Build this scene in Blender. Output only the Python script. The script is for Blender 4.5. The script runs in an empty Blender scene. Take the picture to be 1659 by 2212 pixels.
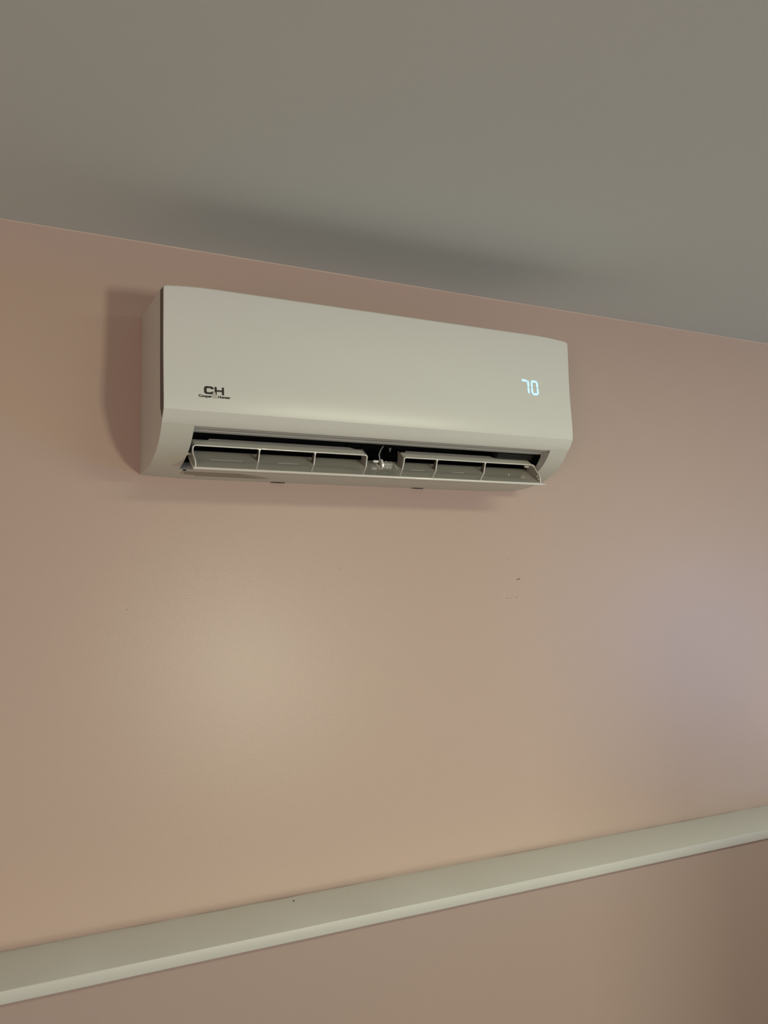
import bpy, bmesh, math, random
from mathutils import Vector, Matrix, noise
random.seed(4)
scene = bpy.context.scene
H = 1.75                      # eye height above the floor; heights below are relative to the eye

# ------------------------------------------------------------------ camera
F, yaw, pitch, roll, D = 1818.0842, math.radians(26.6106), math.radians(3.6355), math.radians(-0.3278), 1.3954
fw = Vector((math.sin(yaw)*math.cos(pitch), math.cos(yaw)*math.cos(pitch), math.sin(pitch)))
r0 = Vector((math.cos(yaw), -math.sin(yaw), 0)); u0 = r0.cross(fw)
rt = r0*math.cos(roll) + u0*math.sin(roll); up = -r0*math.sin(roll) + u0*math.cos(roll)
cam_data = bpy.data.cameras.new('camera')
cam = bpy.data.objects.new('camera', cam_data); scene.collection.objects.link(cam)
cam_data.sensor_fit = 'VERTICAL'; cam_data.sensor_height = 24.0; cam_data.lens = 24.0*F/2212.0
cam_data.clip_start = 0.01
M = Matrix((rt, up, -fw)).transposed().to_4x4(); M.translation = Vector((0, -D, H))
cam.matrix_world = M
scene.camera = cam

# ------------------------------------------------------------------ light
w = bpy.data.worlds.new('world'); scene.world = w; w.use_nodes = True
w.node_tree.nodes['Background'].inputs[0].default_value = (0.8, 0.85, 1.0, 1)
w.node_tree.nodes['Background'].inputs[1].default_value = 0.0

def area(name, loc, target, sx, sy, power, color, spread=180):
    l = bpy.data.lights.new(name, 'AREA'); l.shape = 'RECTANGLE'; l.size = sx; l.size_y = sy
    l.energy = power; l.color = color; l.spread = math.radians(spread)
    o = bpy.data.objects.new(name, l); scene.collection.objects.link(o)
    o.location = loc
    o.rotation_euler = (Vector(target)-Vector(loc)).to_track_quat('-Z', 'Y').to_euler()
    return o
# warm window far across the room, cool window in the right wall, added fill light on the left side, ceiling light behind the viewer
LIGHTS = [
 ('far_window_light',  (2.25, -5.95, H-0.87), (2.25, 0, H-0.87), 0.45, 0.62, 61.0, (1.0, 0.99, 0.74)),
 ('side_window_light', (4.55, -2.95, H-0.55), (0, -2.95, H-0.55), 1.1, 1.1, 23.0, (0.10, 0.32, 1.0)),
 ('left_fill_light', (-1.85, -3.2, H-0.35), (0, -3.2, H-0.35), 1.4, 1.1, 22.4, (1.0, 0.65, 0.61)),
 ('ceiling_light',     (1.14, -1.40, H+0.50), (1.14, -1.40, 0), 0.70, 0.30, 10.5, (0.95, 1.0, 0.68)),
]
for _a in LIGHTS: area(*_a)

vs = scene.view_settings
vs.view_transform = 'Standard'; vs.look = 'None'; vs.gamma = 1.0; vs.use_curve_mapping = False
vs.exposure = 0.06

# ------------------------------------------------------------------ materials
def srgb(r, g, b):
    f = lambda c: (c/255/12.92) if c/255 <= 0.04045 else ((c/255+0.055)/1.055)**2.4
    return (f(r), f(g), f(b), 1)
def mat(name, col, rough=0.5, spec=0.5, metal=0.0, bump=0.0, bscale=400, var=0.0, vscale=8, emis=None, estr=0, trans=0, coat=0):
    m = bpy.data.materials.new(name); m.use_nodes = True; nt = m.node_tree; b = nt.nodes['Principled BSDF']
    b.inputs['Base Color'].default_value = col; b.inputs['Roughness'].default_value = rough
    b.inputs['Specular IOR Level'].default_value = spec; b.inputs['Metallic'].default_value = metal
    b.inputs['Transmission Weight'].default_value = trans; b.inputs['Coat Weight'].default_value = coat
    tc = nt.nodes.new('ShaderNodeTexCoord')
    if var > 0:
        n = nt.nodes.new('ShaderNodeTexNoise'); n.inputs['Scale'].default_value = vscale; n.inputs['Detail'].default_value = 4
        nt.links.new(tc.outputs['Object'], n.inputs['Vector'])
        mx = nt.nodes.new('ShaderNodeMixRGB'); mx.blend_type = 'MIX'
        mx.inputs[1].default_value = tuple(c*(1-var) for c in col[:3])+(1,)
        mx.inputs[2].default_value = tuple(min(1, c*(1+var)) for c in col[:3])+(1,)
        nt.links.new(n.outputs['Fac'], mx.inputs[0]); nt.links.new(mx.outputs[0], b.inputs['Base Color'])
    if bump > 0:
        n2 = nt.nodes.new('ShaderNodeTexNoise'); n2.inputs['Scale'].default_value = bscale; n2.inputs['Detail'].default_value = 3
        nt.links.new(tc.outputs['Object'], n2.inputs['Vector'])
        bp = nt.nodes.new('ShaderNodeBump'); bp.inputs['Strength'].default_value = bump; bp.inputs['Distance'].default_value = 0.001
        nt.links.new(n2.outputs['Fac'], bp.inputs['Height']); nt.links.new(bp.outputs[0], b.inputs['Normal'])
    if emis:
        b.inputs['Emission Color'].default_value = emis; b.inputs['Emission Strength'].default_value = estr
    return m
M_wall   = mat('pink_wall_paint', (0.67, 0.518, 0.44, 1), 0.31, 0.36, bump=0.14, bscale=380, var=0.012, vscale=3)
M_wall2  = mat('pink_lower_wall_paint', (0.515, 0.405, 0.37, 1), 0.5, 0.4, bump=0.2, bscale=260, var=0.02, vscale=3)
M_room   = mat('room_wall_paint', (0.72, 0.64, 0.56, 1), 0.6)
M_ceil   = mat('ceiling_paint', (0.78, 0.85, 0.84, 1), 0.75, 0.3, bump=0.15, bscale=180, var=0.01, vscale=2)
M_floor  = mat('carpet_floor', (0.22, 0.21, 0.195, 1), 0.95, 0.1, bump=0.6, bscale=300, var=0.15, vscale=60)
M_trim   = mat('white_trim_paint', (0.75, 0.77, 0.74, 1), 0.42, 0.5, bump=0.12, bscale=120, var=0.015, vscale=9)
M_plast  = mat('white_plastic', (0.87, 0.90, 0.84, 1), 0.26, 0.6, bump=0.05, bscale=900)
M_body   = mat('casing_plastic', (0.73, 0.74, 0.67, 1), 0.42, 0.5, bump=0.05, bscale=900)
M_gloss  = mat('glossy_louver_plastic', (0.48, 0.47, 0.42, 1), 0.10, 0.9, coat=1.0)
M_cheek  = mat('cheek_plastic', (0.42, 0.41, 0.36, 1), 0.2, 0.6)
M_divid  = mat('divider_shaded_plastic', (0.13, 0.125, 0.105, 1), 0.3, 0.5)  # base colour darkened to put the unlit divider sides into it
M_vane   = mat('vane_plastic', (0.93, 0.92, 0.83, 1), 0.25, 0.5)
M_edge   = mat('vane_edge_plastic', (0.98, 0.98, 0.94, 1), 0.3, 1.0, coat=1.0)
M_black  = mat('black_duct', (0.004, 0.004, 0.005, 1), 0.8, 0.1)
M_dark   = mat('dark_grey_duct', (0.02, 0.022, 0.02, 1), 0.6, 0.3)
M_ink    = mat('dark_logo_ink', (0.022, 0.020, 0.018, 1), 0.4)
M_silver = mat('silver_logo_ink', (0.60, 0.59, 0.53, 1), 0.35, 0.5)
M_led    = mat('display_glow', (0.5, 0.9, 1, 1), 0.5, emis=(0.45, 0.95, 1.0, 1), estr=1.0)
M_halo   = mat('display_diffused_glow', (0.55, 0.7, 0.85, 1), 0.5, emis=(0.25, 0.50, 0.85, 1), estr=0.55)
M_clear  = mat('translucent_plastic', (0.80, 0.80, 0.74, 1), 0.15, 0.6, trans=0.55)
M_label  = mat('grey_label', (0.60, 0.56, 0.47, 1), 0.5)
M_labink = mat('label_print', (0.36, 0.33, 0.27, 1), 0.5)
M_scuff  = mat('scuff_brown', (0.13, 0.095, 0.07, 1), 0.8)

# ------------------------------------------------------------------ helpers
def link(name, bm, m, parent=None, smooth=False, sharp=35, bevel=0):
    bmesh.ops.remove_doubles(bm, verts=bm.verts, dist=1e-6)
    bmesh.ops.recalc_face_normals(bm, faces=bm.faces)
    me = bpy.data.meshes.new(name); bm.to_mesh(me); bm.free()
    me.materials.append(m)
    if smooth:
        for p in me.polygons: p.use_smooth = True
        me.set_sharp_from_angle(angle=math.radians(sharp))
    o = bpy.data.objects.new(name, me); scene.collection.objects.link(o)
    if parent: o.parent = parent
    if bevel:
        b = o.modifiers.new('bevel', 'BEVEL'); b.width = bevel; b.segments = 2; b.limit_method = 'ANGLE'; b.angle_limit = math.radians(40)
    return o
def box(bm, x0, x1, y0, y1, z0, z1):
    v = [bm.verts.new((x, y, z)) for x in (x0, x1) for y in (y0, y1) for z in (z0, z1)]
    for f in ((0,1,3,2),(4,6,7,5),(0,4,5,1),(2,3,7,6),(0,2,6,4),(1,5,7,3)): bm.faces.new([v[i] for i in f])
def prism_x(bm, poly, x0, x1):
    """poly: (d, z) outline, d = distance out from the wall; extruded along the wall"""
    a = [bm.verts.new((x0, -d, z)) for d, z in poly]; b = [bm.verts.new((x1, -d, z)) for d, z in poly]
    n = len(poly); bm.faces.new(a); bm.faces.new(b[::-1])
    for i in range(n): bm.faces.new((a[i], b[i], b[(i+1) % n], a[(i+1) % n]))
def cyl(bm, p, q, r, n=16, r2=None):
    p = Vector(p); q = Vector(q); ax = (q-p); 
    m = ax.to_track_quat('Z', 'Y').to_matrix().to_4x4(); m.translation = (p+q)/2
    bmesh.ops.create_cone(bm, cap_ends=True, segments=n, radius1=r, radius2=r if r2 is None else r2, depth=ax.length, matrix=m)
def structure(o): o['kind'] = 'structure'; return o

# ------------------------------------------------------------------ the room
ZC, ZL, ZLB, DL = 0.5375, -0.5643, -0.5826, 0.1274
X0, X1, YF = -1.9, 4.6, -6.0
def wall(name, m, *b):
    bm = bmesh.new(); box(bm, *b); o = link(name, bm, m); return structure(o)
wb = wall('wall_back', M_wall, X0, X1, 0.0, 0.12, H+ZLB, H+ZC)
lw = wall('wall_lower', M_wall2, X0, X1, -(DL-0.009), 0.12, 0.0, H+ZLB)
wall('ceiling', M_ceil, X0-.12, X1+.12, YF-.12, 0.12, H+ZC, H+ZC+0.1)
wall('floor', M_floor, X0-.12, X1+.12, YF-.12, 0.12, -0.1, 0.0)
wall('wall_left', M_room, X0-.12, X0, YF, 0.12, 0.0, H+ZC)
wall('wall_right', M_room, X1, X1+.12, YF, 0.12, 0.0, H+ZC)
wall('wall_front', M_room, X0-.12, X1+.12, YF-.12, YF, 0.0, H+ZC)

# unseen half wall added at the right to darken the lower wall, capped like the ledge
hw = wall('wall_half_added', M_wall2, 1.712, 1.85, -2.80, -(DL-0.009), 0.0, H+ZLB)
bm = bmesh.new(); box(bm, 1.7005, 1.862, -2.812, -(DL+.0008), H+ZLB, H+ZL); structure(link('trim_3', bm, M_trim, bevel=0.0012))['label'] = 'white painted cap board of the unseen added half wall at the right'

# ledge board capping the thicker lower wall; its rear edge leaves a hair-line gap that opens and closes
bm = bmesh.new()
N = 420; rows = []
for i in range(N+1):
    x = X0 + (X1-X0)*i/N
    nz = noise.noise(Vector((x*3.1, 2.0, 0.0))) + 0.6*noise.noise(Vector((x*17.0, 7.0, 0.0)))
    gap = max(0.0, min(0.0035, 0.0012+0.0035*nz))
    wob = 0.0005*noise.noise(Vector((x*9, 0, 4)))
    ye = -(DL + wob)
    rows.append([(x, -gap, H+ZLB), (x, -gap, H+ZL), (x, ye+0.0012, H+ZL+wob*.4), (x, ye+0.0003, H+ZL-0.0004), (x, ye, H+ZL-0.0014),
                 (x, ye, H+ZLB+0.0016), (x, ye+0.0005, H+ZLB+0.0006), (x, ye+0.0016, H+ZLB)])
R = [[bm.verts.new(p) for p in r] for r in rows]
for i in range(N):
    for j in range(8): bm.faces.new((R[i][j], R[i+1][j], R[i+1][(j+1) % 8], R[i][(j+1) % 8]))
bm.faces.new(R[0]); bm.faces.new(R[-1][::-1])
ledge = structure(link('trim_1', bm, M_trim, smooth=True, sharp=60))
ledge['label'] = 'white painted ledge board running across the pink wall'

# caulk bead in the corner of wall and ceiling
bm = bmesh.new()
prev = None
for i in range(301):
    x = X0 + (X1-X0)*i/300
    a = 0.0017+0.0010*noise.noise(Vector((x*11, 1, 1)))
    c = [bm.verts.new((x, 0, H+ZC-a)), bm.verts.new((x, -a*.22, H+ZC-a*.22)), bm.verts.new((x, -a, H+ZC))]
    if prev:
        for j in range(2): bm.faces.new((prev[j], c[j], c[j+1], prev[j+1]))
    prev = c
structure(link('trim_2', bm, mat('caulk', (0.74, 0.64, 0.55, 1), 0.45), smooth=True))['label'] = 'thin caulk bead between pink wall and ceiling'

# scuffs and specks (wear marks lying on the surfaces)
def mark(parent, name, pts, width, normal='y', off=0.0003, m=M_scuff):
    bm = bmesh.new(); 
    n = len(pts); L = []; Rr = []
    for i, (a, b) in enumerate(pts):
        t = i/(n-1); ww = width*(0.25+0.75*math.sin(math.pi*min(1, max(0.0, 0.15+t*0.7))))/2
        a2, b2 = pts[min(i+1, n-1)]; a1, b1 = pts[max(i-1, 0)]
        dx, dy = a2-a1, b2-b1; l = math.hypot(dx, dy) or 1; nx, ny = -dy/l*ww, dx/l*ww
        for s, lst in ((1, L), (-1, Rr)):
            u, v = a+s*nx, b+s*ny
            lst.append(bm.verts.new((u, -off, H+v) if normal == 'y' else (u, v, H+ZL+off)))
    for i in range(n-1): bm.faces.new((L[i], L[i+1], Rr[i+1], Rr[i]))
    return link(name, bm, m, parent)
mark(wb, 'scuff', [(0.9952, -0.0300), (0.9975, -0.0293), (1.0002, -0.0287), (1.0048, -0.0284)], 0.0016)
M_sc2 = mat('scuff_faint', (0.22, 0.165, 0.125, 1), 0.8)
for pts, wd in (([(0.9700, -0.0660), (0.9745, -0.0661)], .0012), ([(0.9800, -0.0668), (0.9825, -0.0668)], .0012),
                ([(0.9952, -0.0630), (0.9948, -0.0670)], .0011), ([(0.9375, -0.0618), (0.9395, -0.0622)], .0011),
                ([(0.9480, -0.0634), (0.9500, -0.0630)], .0009), ([(0.9730, 0.0106), (0.9752, 0.0104)], .0016),
                ([(0.6080, -0.0066), (0.6125, -0.0068)], .0009), ([(0.2368, -0.0676), (0.2386, -0.0686)], .0014),
                ([(0.5360, -0.0040), (0.5380, -0.0040)], .0008)):
    mark(wb, 'scuff', pts, wd, m=M_sc2)
mark(ledge, 'speck', [(0.5128, -0.0225), (0.5148, -0.0203), (0.5140, -0.0178)], 0.0030, 'z', 0.0002, mat('speck_black', (0.02, 0.014, 0.01, 1), 0.8))
for px, py in ((0.611, -0.0249), (1.2749, -0.0699), (1.263, -0.0660), (0.150, -0.010), (0.640, -0.012)):
    mark(ledge, 'speck', [(px-.0012, py), (px+.0012, py+.0006)], 0.0016, 'z', 0.0002, M_sc2)

# ------------------------------------------------------------------ the air conditioner
AX0, AX1 = 0.2558, 0.9998
OX0, OX1 = 0.3040, 0.9600                       # outlet opening
ac = bpy.data.objects.new('air_conditioner', None); scene.collection.objects.link(ac)
ac.location = ((AX0+AX1)/2, 0, H+0.1455); ac.empty_display_size = 0.1
ac['label'] = 'white wall-mounted mini-split air conditioner under the ceiling, glowing blue 70, louver open'
ac['category'] = 'air conditioner'
bpy.context.view_layer.update()
def part(name, bm, m, parent=None, **k):
    """geometry is written in wall coordinates (eye-relative height); moved to the Empty's frame here"""
    bmesh.ops.translate(bm, verts=bm.verts, vec=(-ac.location.x, 0, H-ac.location.z))
    o = link(name, bm, m, parent or ac, **k)
    return o
def ends(x, r=0.075):                             # 0 in the middle .. 1 at the two ends
    t = min(x-AX0, AX1-x)/r
    t = max(0.0, min(1.0, t)); return (1-t)**2

# --- casing: closed sweep with an opening in the curved lower front
core = [(0.000, 0.1455), (0.007, 0.1460), (0.016, 0.1468), (0.030, 0.1478), (0.056, 0.1520), (0.066, 0.1540), (0.078, 0.1572), (0.090, 0.1602), (0.104, 0.1652), (0.116, 0.1705),
        (0.130, 0.1770), (0.139, 0.1835), (0.148, 0.1915), (0.156, 0.2005), (0.1615, 0.2085)]
front = [(0.1640, 0.2125), (0.1560, 0.2225), (0.1475, 0.2350), (0.1455, 0.2700), (0.1440, 0.2910), (0.1410, 0.3550), (0.1380, 0.4135)]
back = [(0.000, 0.4105)]
prof = core + front + back
NOTCH = (0.4905, 0.7690)
def pz(i, d, z, x):
    if d <= 0.0661 and z < 0.2:
        z += (0.0042 - 0.0030*d/0.066)*ends(x, .11)
        if d < 0.003:                              # two latch notches in the rear bottom edge
            for nx in NOTCH:
                t = (x-nx)/0.0140
                if abs(t) < 1: z += 0.0090*(1-t*t)
    return z
xs = [AX0, AX0+.006, AX0+.014, AX0+.024, AX0+.036, OX0, OX0+.03, OX0+.06]
xs = xs + [OX0+.12+.05*k for k in range(9)] + [AX0+AX1-v for v in xs[::-1]]
xs[-6:] = [AX1-.0 - v for v in (.0398-.0, .033, .024, .014, .006, 0)]
xs += [nx + 0.0140*k/4 for nx in NOTCH for k in range(-4, 5)]
xs = sorted(set(round(v, 5) for v in xs+[OX1] if not (OX1-0.004 < v < OX1+0.004 and abs(v-OX1) > 1e-6)))
bm = bmesh.new(); G = {}
for a, x in enumerate(xs):
    for i, (d, z) in enumerate(prof): G[a, i] = bm.verts.new((x, -d, pz(i, d, z, x)))
n = len(prof); iO0, iO1 = 5, 14                   # the opening runs from d=.066 up to the lip
for a in range(len(xs)-1):
    mid = (xs[a]+xs[a+1])/2
    for i in range(n):
        j = (i+1) % n
        if i >= iO0 and i < iO1 and OX0 < mid < OX1: continue
        bm.faces.new((G[a, i], G[a+1, i], G[a+1, j], G[a, j]))
for a in (0, len(xs)-1):
    bm.faces.new([G[a, i] for i in range(n)])
casing = part('casing', bm, M_body, smooth=True, sharp=28, bevel=0.0007)

# dark blocks standing in for the recess shade between casing and front panel (full height, tapering to a point at the bottom)
M_recess_shade = mat('recess_shade', (0.11, 0.095, 0.08, 1), 0.5, 0.4)
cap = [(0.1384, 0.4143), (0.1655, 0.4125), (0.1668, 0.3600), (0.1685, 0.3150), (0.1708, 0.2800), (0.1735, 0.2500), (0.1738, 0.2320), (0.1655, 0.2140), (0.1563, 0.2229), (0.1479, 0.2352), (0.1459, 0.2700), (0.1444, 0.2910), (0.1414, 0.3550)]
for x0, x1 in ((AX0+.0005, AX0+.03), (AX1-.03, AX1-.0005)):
    bm = bmesh.new(); prism_x(bm, cap, x0, x1); part('side_recess_shade', bm, M_recess_shade)

# outlet surround: inner lip walls of the opening, 30 mm deep
ring = [(0.066, 0.1540), (0.078, 0.1572), (0.090, 0.1602), (0.104, 0.1652), (0.116, 0.1705), (0.130, 0.1770), (0.139, 0.1835), (0.148, 0.1915), (0.156, 0.2005), (0.1615, 0.2085)]
inn  = [(0.050, 0.1680), (0.058, 0.1720), (0.066, 0.1745), (0.076, 0.1785), (0.086, 0.1830), (0.096, 0.1880), (0.104, 0.1925), (0.112, 0.1975), (0.120, 0.2020), (0.1270, 0.2052)]
SIDE = []
bm = bmesh.new()
for x, ix in ((OX0, OX0+0.0015), (OX1, OX1-0.0015)):
    fr_ = [0.30, 0.32, 0.34, 0.37, 0.40, 0.44, 0.48, 0.54, 0.62, 0.85]
    mid_ = [(p[0]+(q[0]-p[0])*f, p[1]+(q[1]-p[1])*f) for p, q, f in zip(ring, inn, fr_)]
    a = [bm.verts.new((x, -d, z)) for d, z in ring]; b = [bm.verts.new((x+(ix-x)*.5, -d, z)) for d, z in mid_]
    for k in range(len(ring)-1): bm.faces.new((a[k], a[k+1], b[k+1], b[k]))
    SIDE.append((x+(ix-x)*.5, mid_, ix))
def strip(bm, x0, x1, pts):
    a = [bm.verts.new((x0, -d, z)) for d, z in pts]; b = [bm.verts.new((x1, -d, z)) for d, z in pts]
    for k in range(len(pts)-1): bm.faces.new((a[k], b[k], b[k+1], a[k+1]))
strip(bm, OX0, OX1, [(0.1615, 0.2085), (0.1560, 0.2078), (0.1545, 0.2090), (0.1530, 0.2074), (0.1400, 0.2068), (0.1385, 0.2052), (0.1270, 0.2048)])
strip(bm, OX0, OX1, [(0.066, 0.1540), (0.064, 0.1560), (0.050, 0.1680)])
part('outlet_surround', bm, mat('surround_plastic', (0.62, 0.63, 0.60, 1), 0.4), smooth=True, sharp=30)
# dark corner fillet plates (rounded corners of the duct mouth)
bm = bmesh.new()
def duct(bm, x0, x1):
    strip(bm, x0, x1, [(0.1270, 0.2050), (0.1000, 0.2400), (0.0300, 0.2500), (0.0200, 0.2000), (0.050, 0.1680)])
    for x in (x0, x1):
        bm.faces.new([bm.verts.new((x, -d, z)) for d, z in [(0.1270, 0.2050), (0.1000, 0.2400), (0.0300, 0.2500), (0.0200, 0.2000), (0.050, 0.1680)]])
duct(bm, OX0+0.0015, OX1-0.0015)
for x, md, ix in SIDE:
    a = [bm.verts.new((x, -d, z)) for d, z in md]; b = [bm.verts.new((ix, -d, z)) for d, z in inn]
    for k in range(len(md)-1): bm.faces.new((a[k], a[k+1], b[k+1], b[k]))
part('air_duct', bm, M_black)
bm = bmesh.new(); prism_x(bm, [(0.118, 0.2045), (0.094, 0.2150), (0.090, 0.2100), (0.110, 0.1950)], 0.876, 0.9575)
part('duct_insert', bm, M_dark, bevel=0.002)

# --- front panel: thin moulded shell with break line and raised lower band
outer = [(0.1650, 0.4170), (0.1662, 0.4177), (0.1674, 0.4160), (0.1680, 0.4000), (0.1688, 0.3500), (0.1702, 0.3150), (0.1725, 0.2900), (0.1742, 0.2750),
         (0.1756, 0.2620), (0.1765, 0.2500), (0.1769, 0.2400), (0.1770, 0.2320), (0.1768, 0.2290),(0.1708, 0.2188), (0.1640, 0.2105), (0.1628, 0.2096)]
inner = [(0.1600, 0.2125), (0.1650, 0.2190), (0.1732, 0.2290), (0.1728, 0.2420), (0.1705, 0.2600), (0.1660, 0.3150), (0.1642, 0.3600), (0.1638, 0.4140)]
pp = outer + inner
px = [AX0, AX0+.0012, AX0+.004, AX0+.010, AX0+.02, AX0+.032, AX0+.046, AX0+.060, AX0+.075] 
px = px + [AX0+.12+k*.05 for k in range(11)] + [AX0+AX1-v for v in px[::-1]]
bm = bmesh.new(); rows = []
for x in px:
    e = ends(x); row = []
    corner = 0.0016 if x in (px[0], px[-1]) else (0.0005 if x in (px[1], px[-2]) else 0.0)
    for i, (d, z) in enumerate(pp):
        t = max(0.0, (z-0.30)/0.1177)
        dz = -0.0042*e*t*t - (corner if z > .41 else 0)
        dd = -0.0030*e*t*t*t
        row.append(bm.verts.new((x, -(d+dd*0.3), z+dz)))
    rows.append(row)
m_ = len(pp)
for a in range(len(px)-1):
    for i in range(m_): bm.faces.new((rows[a][i], rows[a+1][i], rows[a+1][(i+1) % m_], rows[a][(i+1) % m_]))
bm.faces.new(rows[0]); bm.faces.new(rows[-1][::-1])
panel = part('front_panel', bm, M_plast, smooth=True, sharp=24)

def pd(z):                                        # depth of the panel face at height z
    o = sorted(outer[2:14], key=lambda q: q[1])
    for (d0, z0), (d1, z1) in zip(o, o[1:]):
        if z0 <= z <= z1: return d0+(d1-d0)*(z-z0)/(z1-z0)
    return o[0][0]
def onpanel(bm, poly, lift):
    """flat print: outline (x, z) laid on the panel, with a hair of thickness"""
    a = [bm.verts.new((x, -(pd(z)+lift), z)) for x, z in poly]
    b = [bm.verts.new((x, -(pd(z)-0.0006), z)) for x, z in poly]
    bm.faces.new(a); n = len(poly)
    for i in range(n): bm.faces.new((a[i], b[i], b[(i+1) % n], a[(i+1) % n]))

# logo: bold extended C and H, small names, silver ampersand between them
def arcpts(cx, cz, rx, rz, a0, a1, n): return [(cx+rx*math.cos(math.radians(a0+(a1-a0)*k/n)), cz+rz*math.sin(math.radians(a0+(a1-a0)*k/n))) for k in range(n+1)]
def T(x, z, ox, oz, sx, sz): return (ox+x*sx, oz+z*sz)
C_out = [(1, .66), (1, .72)] + arcpts(.72, .74, .28, .26, 0, 90, 5) + arcpts(.30, .72, .30, .28, 90, 180, 5) + arcpts(.30, .28, .30, .28, 180, 270, 5) + arcpts(.72, .26, .28, .26, 270, 360, 5) + [(1, .36)]
C_in = [(.80, .36), (.72, .27)] + arcpts(.40, .37, .13, .13, 270, 180, 4) + arcpts(.40, .63, .13, .13, 180, 90, 4) + [(.64, .76), (.76, .66)]
bm = bmesh.new(); poly = [T(x, z, 0.3143, 0.2549, 0.0146, 0.0121) for x, z in C_out+C_in]
onpanel(bm, poly, 0.00025); part('logo_letter', bm, M_ink, panel)
bm = bmesh.new(); h = [(0, 0), (.23, 0), (.23, .40), (.77, .40), (.77, 0), (1, 0), (1, 1), (.77, 1), (.77, .62), (.23, .62), (.23, 1), (0, 1)]
onpanel(bm, [T(x, z, 0.3302, 0.2549, 0.0144, 0.0119) for x, z in h], 0.00025); part('logo_letter', bm, M_ink, panel)
def text_part(name, body, x0, x1, z0, z1, m, lift, bold=0.0, shear=0.0):
    cu = bpy.data.curves.new('lettering_curve', 'FONT'); cu.body = body; cu.size = 1; cu.offset = bold; cu.shear = shear; cu.resolution_u = 3; cu.extrude = 0
    t = bpy.data.objects.new('lettering_curve', cu); scene.collection.objects.link(t)
    dg = bpy.context.evaluated_depsgraph_get(); dg.update()
    me = bpy.data.meshes.new_from_object(t.evaluated_get(dg)); bpy.data.objects.remove(t); bpy.data.curves.remove(cu)
    bm = bmesh.new(); bm.from_mesh(me); bpy.data.meshes.remove(me)
    bmesh.ops.triangulate(bm, faces=bm.faces)
    ax = min(v.co.x for v in bm.verts); bx = max(v.co.x for v in bm.verts); ay = min(v.co.y for v in bm.verts); by = max(v.co.y for v in bm.verts)
    for v in bm.verts:
        x = x0+(v.co.x-ax)/(bx-ax)*(x1-x0); z = z0+(v.co.y-ay)/(by-ay)*(z1-z0)
        v.co = Vector((x, -(pd(z)+lift), z))
    return part(name, bm, m, panel)
text_part('brand_lettering', 'Cooper', 0.3060, 0.3262, 0.2486, 0.2538, M_ink, 0.00025, bold=0.055)
text_part('brand_lettering', 'Hunter', 0.3352, 0.3545, 0.2500, 0.2538, M_ink, 0.00025, bold=0.055)
text_part('logo_ampersand', '&', 0.3262, 0.3348, 0.2492, 0.2590, M_silver, 0.00045, bold=0.05)

# display: seven-segment "70" shining through the panel
S = {'a7': ((.8938, .3316), (.9030, .3309)), 'b7': ((.9062, .3302), (.9068, .3206)), 'c7': ((.9064, .3180), (.9075, .3095)),
     'a0': ((.9146, .3311), (.9236, .3312)), 'b0': ((.9258, .3303), (.9266, .3207)), 'c0': ((.9268, .3181), (.9276, .3098)),
     'f0': ((.9141, .3285), (.9145, .3206)), 'e0': ((.9145, .3182), (.9152, .3100)), 'd0': ((.9166, .3078), (.9256, .3080))}
def seg(bm, p, q, wd, lift):
    (x0, z0), (x1, z1) = p, q; dx, dz = x1-x0, z1-z0; l = math.hypot(dx, dz); ux, uz = dx/l, dz/l; nx, nz = -uz*wd/2, ux*wd/2; e = wd*.45
    onpanel(bm, [(x0-ux*e*.6, z0-uz*e*.6), (x0+nx+ux*e*.3, z0+nz+uz*e*.3), (x1+nx-ux*e*.3, z1+nz-uz*e*.3), (x1+ux*e*.6, z1+uz*e*.6), (x1-nx-ux*e*.3, z1-nz-uz*e*.3), (x0-nx+ux*e*.3, z0-nz+uz*e*.3)], lift)
for k, (p, q) in S.items():
    bm = bmesh.new(); seg(bm, p, q, 0.0027, 0.0003); part('display_segment', bm, M_led, panel)
bm = bmesh.new()
for k, (p, q) in S.items():
    (x0, z0), (x1, z1) = p, q; l = math.hypot(x1-x0, z1-z0); ux, uz = (x1-x0)/l, (z1-z0)/l; r = 0.0021
    ang = math.degrees(math.atan2(uz, ux))
    pts = arcpts(x1, z1, r, r, ang-90, ang+90, 6)+arcpts(x0, z0, r, r, ang+90, ang+270, 6)
    kk = list(S).index(k)
    a = [bm.verts.new((x, -(pd(z)+0.00008+0.00001*kk), z)) for x, z in pts]; bm.faces.new(a)
part('display_glow', bm, M_halo, panel)

# --- louver blade (opened): plate with fold, rounded front rim, tapered right tip
LX0, LX1 = 0.3085, 0.9655
bm = bmesh.new()
plate = [(0.1392, 0.1500), (0.1140, 0.1655), (0.0905, 0.1815), (0.0893, 0.1800), (0.1125, 0.1632), (0.1380, 0.1470)]
prism_x(bm, plate, LX0, LX1-0.010)
louver = part('louver', bm, M_gloss)
bm = bmesh.new()
rim = [(0.1392+0.0030*math.cos(t)*1.1, 0.1484+0.0023*math.sin(t)) for t in [2*math.pi*k/12 for k in range(12)]]
secs = [(LX0-.0005, .55, 0), (LX0+.001, 1, 0), (LX1-0.03, 1, 0), (LX1-.012, .85, 0), (LX1-.003, .45, 0.0002), (LX1+.0015, .12, 0.0003)]
rr = [[bm.verts.new((x, -(0.1392+(d-.1392)*s), 0.1484+(z-.1484)*s-o_)) for d, z in rim] for x, s, o_ in secs]
for a in range(len(rr)-1):
    for i in range(12): bm.faces.new((rr[a][i], rr[a+1][i], rr[a+1][(i+1) % 12], rr[a][(i+1) % 12]))
bm.faces.new(rr[0]); bm.faces.new(rr[-1][::-1])
part('louver_rim', bm, M_edge, louver, smooth=True, sharp=50)
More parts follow.
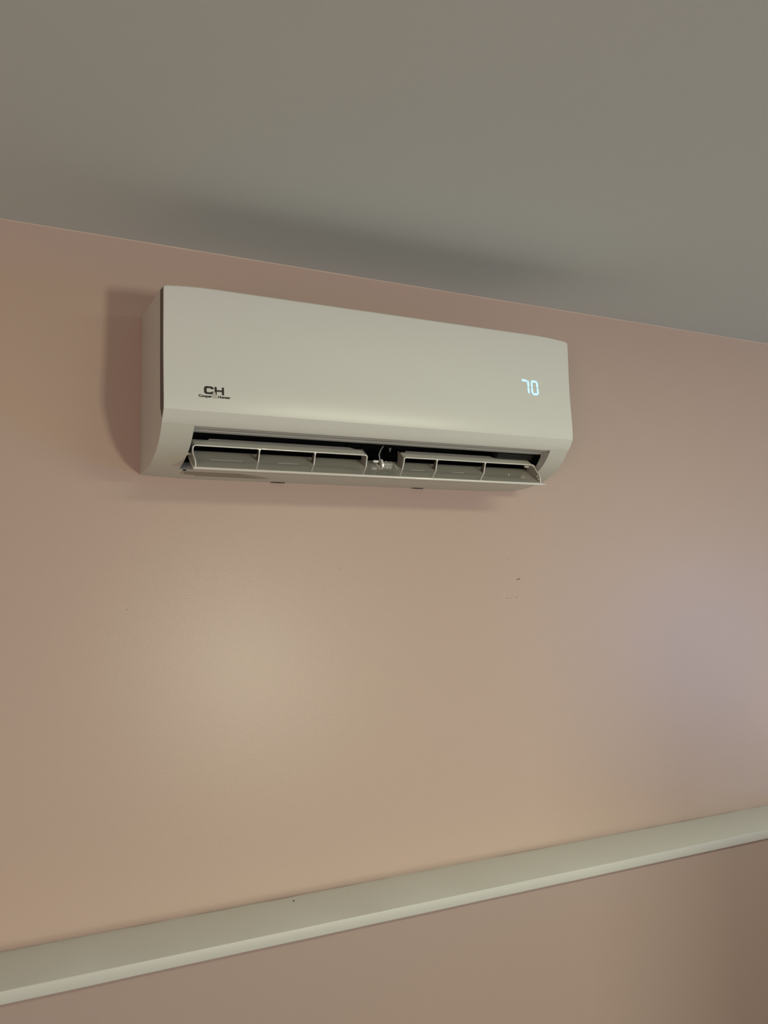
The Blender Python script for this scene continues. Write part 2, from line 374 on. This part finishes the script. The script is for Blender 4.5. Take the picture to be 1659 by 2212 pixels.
# fine mould line where the plate folds
for a, b in ((0.341, 0.392), (0.452, 0.486), (0.695, 0.722), (0.778, 0.803)):
    bm = bmesh.new(); cyl(bm, (a, -0.1141, 0.1655), (b, -0.1141, 0.1655), 0.00016, 6)
    part('mould_line', bm, M_vane, louver)

# --- vanes: two bridges above the plate, white front edge, dividers, end cheeks
VF, VB = (0.1180, 0.1863), (0.0960, 0.2010)       # front / rear edge of the bridge top (d, z)
def bridge(xa, xb, divs, open_left, open_right, notchL, notchR, parent):
    # top sheet, its ends bent down, rear edge stepped back near the ends
    arcL = [(xa+.0052+.005*math.cos(math.radians(180-90*k/5)), -.005+.005*math.sin(math.radians(180-90*k/5))) for k in range(6)]
    arcR = [(xb-.0044+.0042*math.cos(math.radians(90-90*k/5)), -.0042+.0042*math.sin(math.radians(90-90*k/5))) for k in range(6)]
    mids = [(x, 0) for x in (xa+notchL, xa+notchL+.003, xb-notchR-.010, xb-notchR)]
    pth = arcL + mids + arcR
    bm = bmesh.new(); cols = []
    for x, dz in pth:
        s_ = 1.0 if xa+notchL+.001 < x < xb-notchR-.004 else .78
        f_, b_ = Vector((x, -VF[0], VF[1]+dz)), Vector((x, -(VF[0]+(VB[0]-VF[0])*s_), VF[1]+(VB[1]-VF[1])*s_+dz))
        o_ = Vector((0, .0006, -.0010))
        cols.append([bm.verts.new(q) for q in (f_, b_, b_+o_, f_+o_)])
    for p_, q_ in zip(cols, cols[1:]):
        for j in range(4): bm.faces.new((p_[j], q_[j], q_[(j+1) % 4], p_[(j+1) % 4]))
    bm.faces.new(cols[0]); bm.faces.new(cols[-1][::-1])
    br = part('vane_bridge', bm, M_vane, parent, smooth=True, sharp=35)
    # white rounded front edge
    bm = bmesh.new(); rad = 0.0012
    path = []
    if open_left: path += [(xa, 0.1660, 0.1120)]
    path += [(xa-.0002 if not open_left else xa+.0006, VF[1]-0.0075, VF[0])] if not open_left else [(xa+.0012, VF[1]-0.0055, 0.1170)]
    for k in range(5):
        an = math.radians(180-90*k/4); path.append((xa+.0052+.005*math.cos(an), VF[1]-.005+.005*math.sin(an), VF[0]))
    for k in range(5):
        an = math.radians(90-90*k/4); path.append((xb-.0044+.0042*math.cos(an), VF[1]-.0042+.0042*math.sin(an), VF[0]))
    if open_right: path += [(xb-.0004, VF[1]-.0055, 0.1170), (xb, 0.1660, 0.1120)]
    prev = None
    for i, (x, z, d) in enumerate(path):
        a = path[max(i-1, 0)]; c = path[min(i+1, len(path)-1)]
        tx, tz = c[0]-a[0], c[1]-a[1]; l = math.hypot(tx, tz); nx, nz = -tz/l, tx/l
        ringv = [bm.verts.new((x+nx*rad*math.cos(q), -(d+rad*math.sin(q)), z+nz*rad*math.cos(q))) for q in [2*math.pi*j/8 for j in range(8)]]
        if prev:
            for j in range(8): bm.faces.new((prev[j], ringv[j], ringv[(j+1) % 8], prev[(j+1) % 8]))
        else: bm.faces.new(ringv)
        prev = ringv
    bm.faces.new(prev[::-1])
    part('vane_edge', bm, M_edge, br, smooth=True, sharp=60)
    # dividers: thin sheet standing on the plate, white front edge with small fillets
    for x in divs + ([xa] if open_left else []) + ([xb] if open_right else []):
        bm = bmesh.new()
        poly = [(0.1176, 0.1862), (0.1115, 0.1900), (0.1100, 0.1830), (0.1010, 0.1738), (0.1120, 0.1664)] if x in divs else [(0.1176, 0.1862), (0.0965, 0.2000), (0.0950, 0.1782), (0.1120, 0.1664)]
        prism_x(bm, poly, x-.0006, x+.0006)
        dv = part('vane_divider', bm, M_divid if x in divs else M_cheek, parent)
        if x in divs:
            bm = bmesh.new()
            cyl(bm, (x-.0001, -0.1123, 0.1660), (x+.0001, -0.1180, 0.1850), 0.00115, 10)
            for s in (-1, 1):
                v = [bm.verts.new(p) for p in ((x, -.1188, .1868), (x+s*.0040, -.1188, .1866), (x+s*.0018, -.1186, .1850), (x+s*.0008, -.1180, .1822), (x, -.1180, .1822))]
                bm.faces.new(v)
            part('divider_edge', bm, M_edge, dv, smooth=True)
bridge(0.3125, 0.6090, [0.4193, 0.5143], False, True, 0.028, 0.014, louver)
bridge(0.6790, 0.9550, [0.7455, 0.8465], True, False, 0.012, 0.075, louver)
# wing bits at the inner ends of the bridges are the sheets above; curved end cheeks:
def cheek(x, frontc, backc, name='end_cheek'):
    bm = bmesh.new(); poly = frontc + backc[::-1]
    prism_x(bm, poly, x-.0007, x+.0007); ck = part(name, bm, M_cheek, louver)
    bm = bmesh.new(); rad = .0011; prev = None
    for i, (d, z) in enumerate(frontc):
        a = frontc[max(i-1, 0)]; c = frontc[min(i+1, len(frontc)-1)]
        td, tz = c[0]-a[0], c[1]-a[1]; l = math.hypot(td, tz); nd, nz = -tz/l, td/l
        ringv = [bm.verts.new((x+rad*math.cos(q), -(d+nd*rad*math.sin(q)), z+nz*rad*math.sin(q))) for q in [2*math.pi*j/8 for j in range(8)]]
        if prev:
            for j in range(8): bm.faces.new((prev[j], ringv[j], ringv[(j+1) % 8], prev[(j+1) % 8]))
        else: bm.faces.new(ringv)
        prev = ringv
    bm.faces.new(prev[::-1])
    part('cheek_edge', bm, M_edge, ck, smooth=True, sharp=60)
    return ck
fr = [(0.1180, 0.1850), (0.1195, 0.1820), (0.1216, 0.1785), (0.1243, 0.1745), (0.1295, 0.1695), (0.1335, 0.1650), (0.1358, 0.1600), (0.1362, 0.1555), (0.1352, 0.1515)]
bk = [(0.1000, 0.1950), (0.0955, 0.1850), (0.0945, 0.1788), (0.1050, 0.1710), (0.1150, 0.1645), (0.1220, 0.1600), (0.1270, 0.1568), (0.1300, 0.1548), (0.1325, 0.1532)]
ckR = cheek(0.9555, fr, bk)
frl = [(0.1180, 0.1845), (0.1172, 0.1805), (0.1185, 0.1750), (0.1230, 0.1700), (0.1290, 0.1655), (0.1340, 0.1610), (0.1362, 0.1570), (0.1368, 0.1540), (0.1360, 0.1512)]
ckL = cheek(0.3125, frl, bk)
bm = bmesh.new(); cyl(bm, (0.9545, -0.1040, 0.1845), (0.9440, -0.1040, 0.1845), 0.0024, 14); part('pivot_pin', bm, M_edge, ckR, smooth=True)
for d, z in ((0.1290, 0.1640), (0.1322, 0.1585)):
    bm = bmesh.new(); cyl(bm, (0.9549, -d, z), (0.9538, -d, z), 0.0023, 14); part('screw_cap', bm, M_edge, ckR, smooth=True)
bm = bmesh.new(); cyl(bm, (0.3115, -0.1080, 0.1735), (0.3050, -0.1080, 0.1735), 0.0022, 14); part('pivot_pin', bm, M_vane, ckL, smooth=True)
bm = bmesh.new(); bmesh.ops.create_uvsphere(bm, u_segments=8, v_segments=6, radius=0.0011, matrix=Matrix.Translation((0.9010, -0.1130, 0.1668))); part('louver_stud', bm, M_edge, louver, smooth=True)

# --- centre pivot between the two bridges: bracket, stub, flange, clear bearing
bm = bmesh.new()
px_ = [(0.6385, 0.118, 0.2040), (0.6362, 0.112, 0.1980), (0.6350, 0.108, 0.1900), (0.6372, 0.106, 0.1820), (0.6378, 0.106, 0.1735)]
for w_ in (0,):
    a = [bm.verts.new((x, -d, z)) for x, d, z in px_]; b = [bm.verts.new((x+.0032, -d+.001, z)) for x, d, z in px_]
    c = [bm.verts.new((x+.0032, -d+.006, z)) for x, d, z in px_]
    for k in range(4): bm.faces.new((a[k], a[k+1], b[k+1], b[k])); bm.faces.new((b[k], b[k+1], c[k+1], c[k]))
part('pivot_arm', bm, mat('arm_plastic', (0.20, 0.20, 0.18, 1), 0.4), smooth=True)
bm = bmesh.new(); cyl(bm, (0.6260, -0.1060, 0.1782), (0.6350, -0.1060, 0.1782), 0.0023, 14); part('pivot_stub', bm, M_edge, smooth=True)
bm = bmesh.new()
fl = [(0.1050, 0.1828), (0.1080, 0.1790), (0.1105, 0.1740), (0.1108, 0.1690), (0.1085, 0.1665), (0.0990, 0.1730), (0.1000, 0.1800)]
prism_x(bm, fl, 0.6405, 0.6445); part('pivot_flange', bm, M_edge, louver, bevel=0.0006)
bm = bmesh.new(); cyl(bm, (0.6450, -0.1030, 0.1730), (0.6610, -0.1030, 0.1730), 0.0062, 20); cyl(bm, (0.6585, -0.1030, 0.1730), (0.6608, -0.1030, 0.1730), 0.0072, 20); cyl(bm, (0.6500, -0.1030, 0.1795), (0.6530, -0.1030, 0.1795), 0.0010, 8)
part('clear_bearing', bm, M_clear, louver, smooth=True)
for x in (0.6510, 0.6562):
    bm = bmesh.new(); box(bm, x-.0013, x+.0013, -0.1108, -0.1090, 0.1672, 0.1690); part('bearing_tab', bm, M_edge, louver, bevel=0.0003)
bm = bmesh.new(); v = [bm.verts.new(p) for p in ((0.6600, -.100, .2040), (0.6645, -.100, .2040), (0.6612, -.100, .1962), (0.6600, -.100, .1985), (0.6605, -.096, .2040), (0.6640, -.096, .2040), (0.6612, -.097, .1970))]
bmesh.ops.convex_hull(bm, input=bm.verts); part('duct_fin', bm, mat('fin_plastic', (0.16, 0.16, 0.145, 1), 0.5))
for x in (0.6335, 0.6680):
    bm = bmesh.new(); prism_x(bm, [(0.1135, 0.1664), (0.0960, 0.1795), (0.0940, 0.1770), (0.1120, 0.1650)], x, x+.0015)
    part('bearing_rib', bm, M_vane, louver)

# --- underside: warning label, small moulded hole, two latch notches in the rear edge
def under(x, d, lift=0.0003):
    for (d0, z0), (d1, z1) in zip(core, core[1:]):
        if d0 <= d <= d1: z = z0+(z1-z0)*(d-d0)/(d1-d0)
    return (x, -d, z + (0.0042-0.0030*d/0.066)*ends(x, .11) - lift)
def underpatch(bm, poly, lift, bot=0.0):
    """poly in (x, d); built as thin slab following the underside"""
    ds = sorted(set([q[1] for q in poly]))
    bm.faces.new([bm.verts.new(under(x, d, lift)) for x, d in poly])
bm = bmesh.new()
underpatch(bm, [(0.3125, 0.0380), (0.3400, 0.0340), (0.4000, 0.0310), (0.4560, 0.0290), (0.4640, 0.0330), (0.4560, 0.0400), (0.4300, 0.0500), (0.400, 0.0560), (0.3120, 0.0560)], 0.0005)
lab = part('warning_label', bm, M_label)
bm = bmesh.new(); rng = random.Random(3)
for row in range(7):
    d = 0.0345+row*0.0031; x = 0.3165
    while x < 0.452-row*0.007:
        ln = rng.uniform(0.0008, 0.0042)
        if x > 0.335 or d > 0.038: underpatch(bm, [(x, d), (x+ln, d), (x+ln, d+0.0014), (x, d+0.0014)], 0.0009)
        x += ln+rng.uniform(0.0006, 0.0014)
lp = part('label_print', bm, M_labink, lab); lp['kind'] = 'stuff'
bm = bmesh.new(); cyl(bm, (0.3105, -0.0640, 0.1534), (0.3150, -0.0640, 0.1534), 0.0016, 10); part('moulded_hole', bm, M_dark)
# dark plate painting the unlit gap inside each notch
M_notch_shade = mat('notch_gap_shade', (0.045, 0.035, 0.028, 1), 0.6, 0.4)
for nx in NOTCH:
    bm = bmesh.new()
    arc = [(nx+0.0132*t, 0.1452+0.0085*(1-t*t)) for t in [k/6-1 for k in range(13)]]
    low = [(nx+0.0125*t, 0.1453-0.0004*(1-t*t)) for t in [1-k/6 for k in range(1, 12)]]
    a = [bm.verts.new((x, -0.0018, z)) for x, z in arc+low]; b = [bm.verts.new((x, -0.0002, z)) for x, z in arc+low]
    bm.faces.new(a); bm.faces.new(b[::-1]); n_ = len(a)
    for k in range(n_): bm.faces.new((a[k], b[k], b[(k+1) % n_], a[(k+1) % n_]))
    part('notch_shade', bm, M_notch_shade)
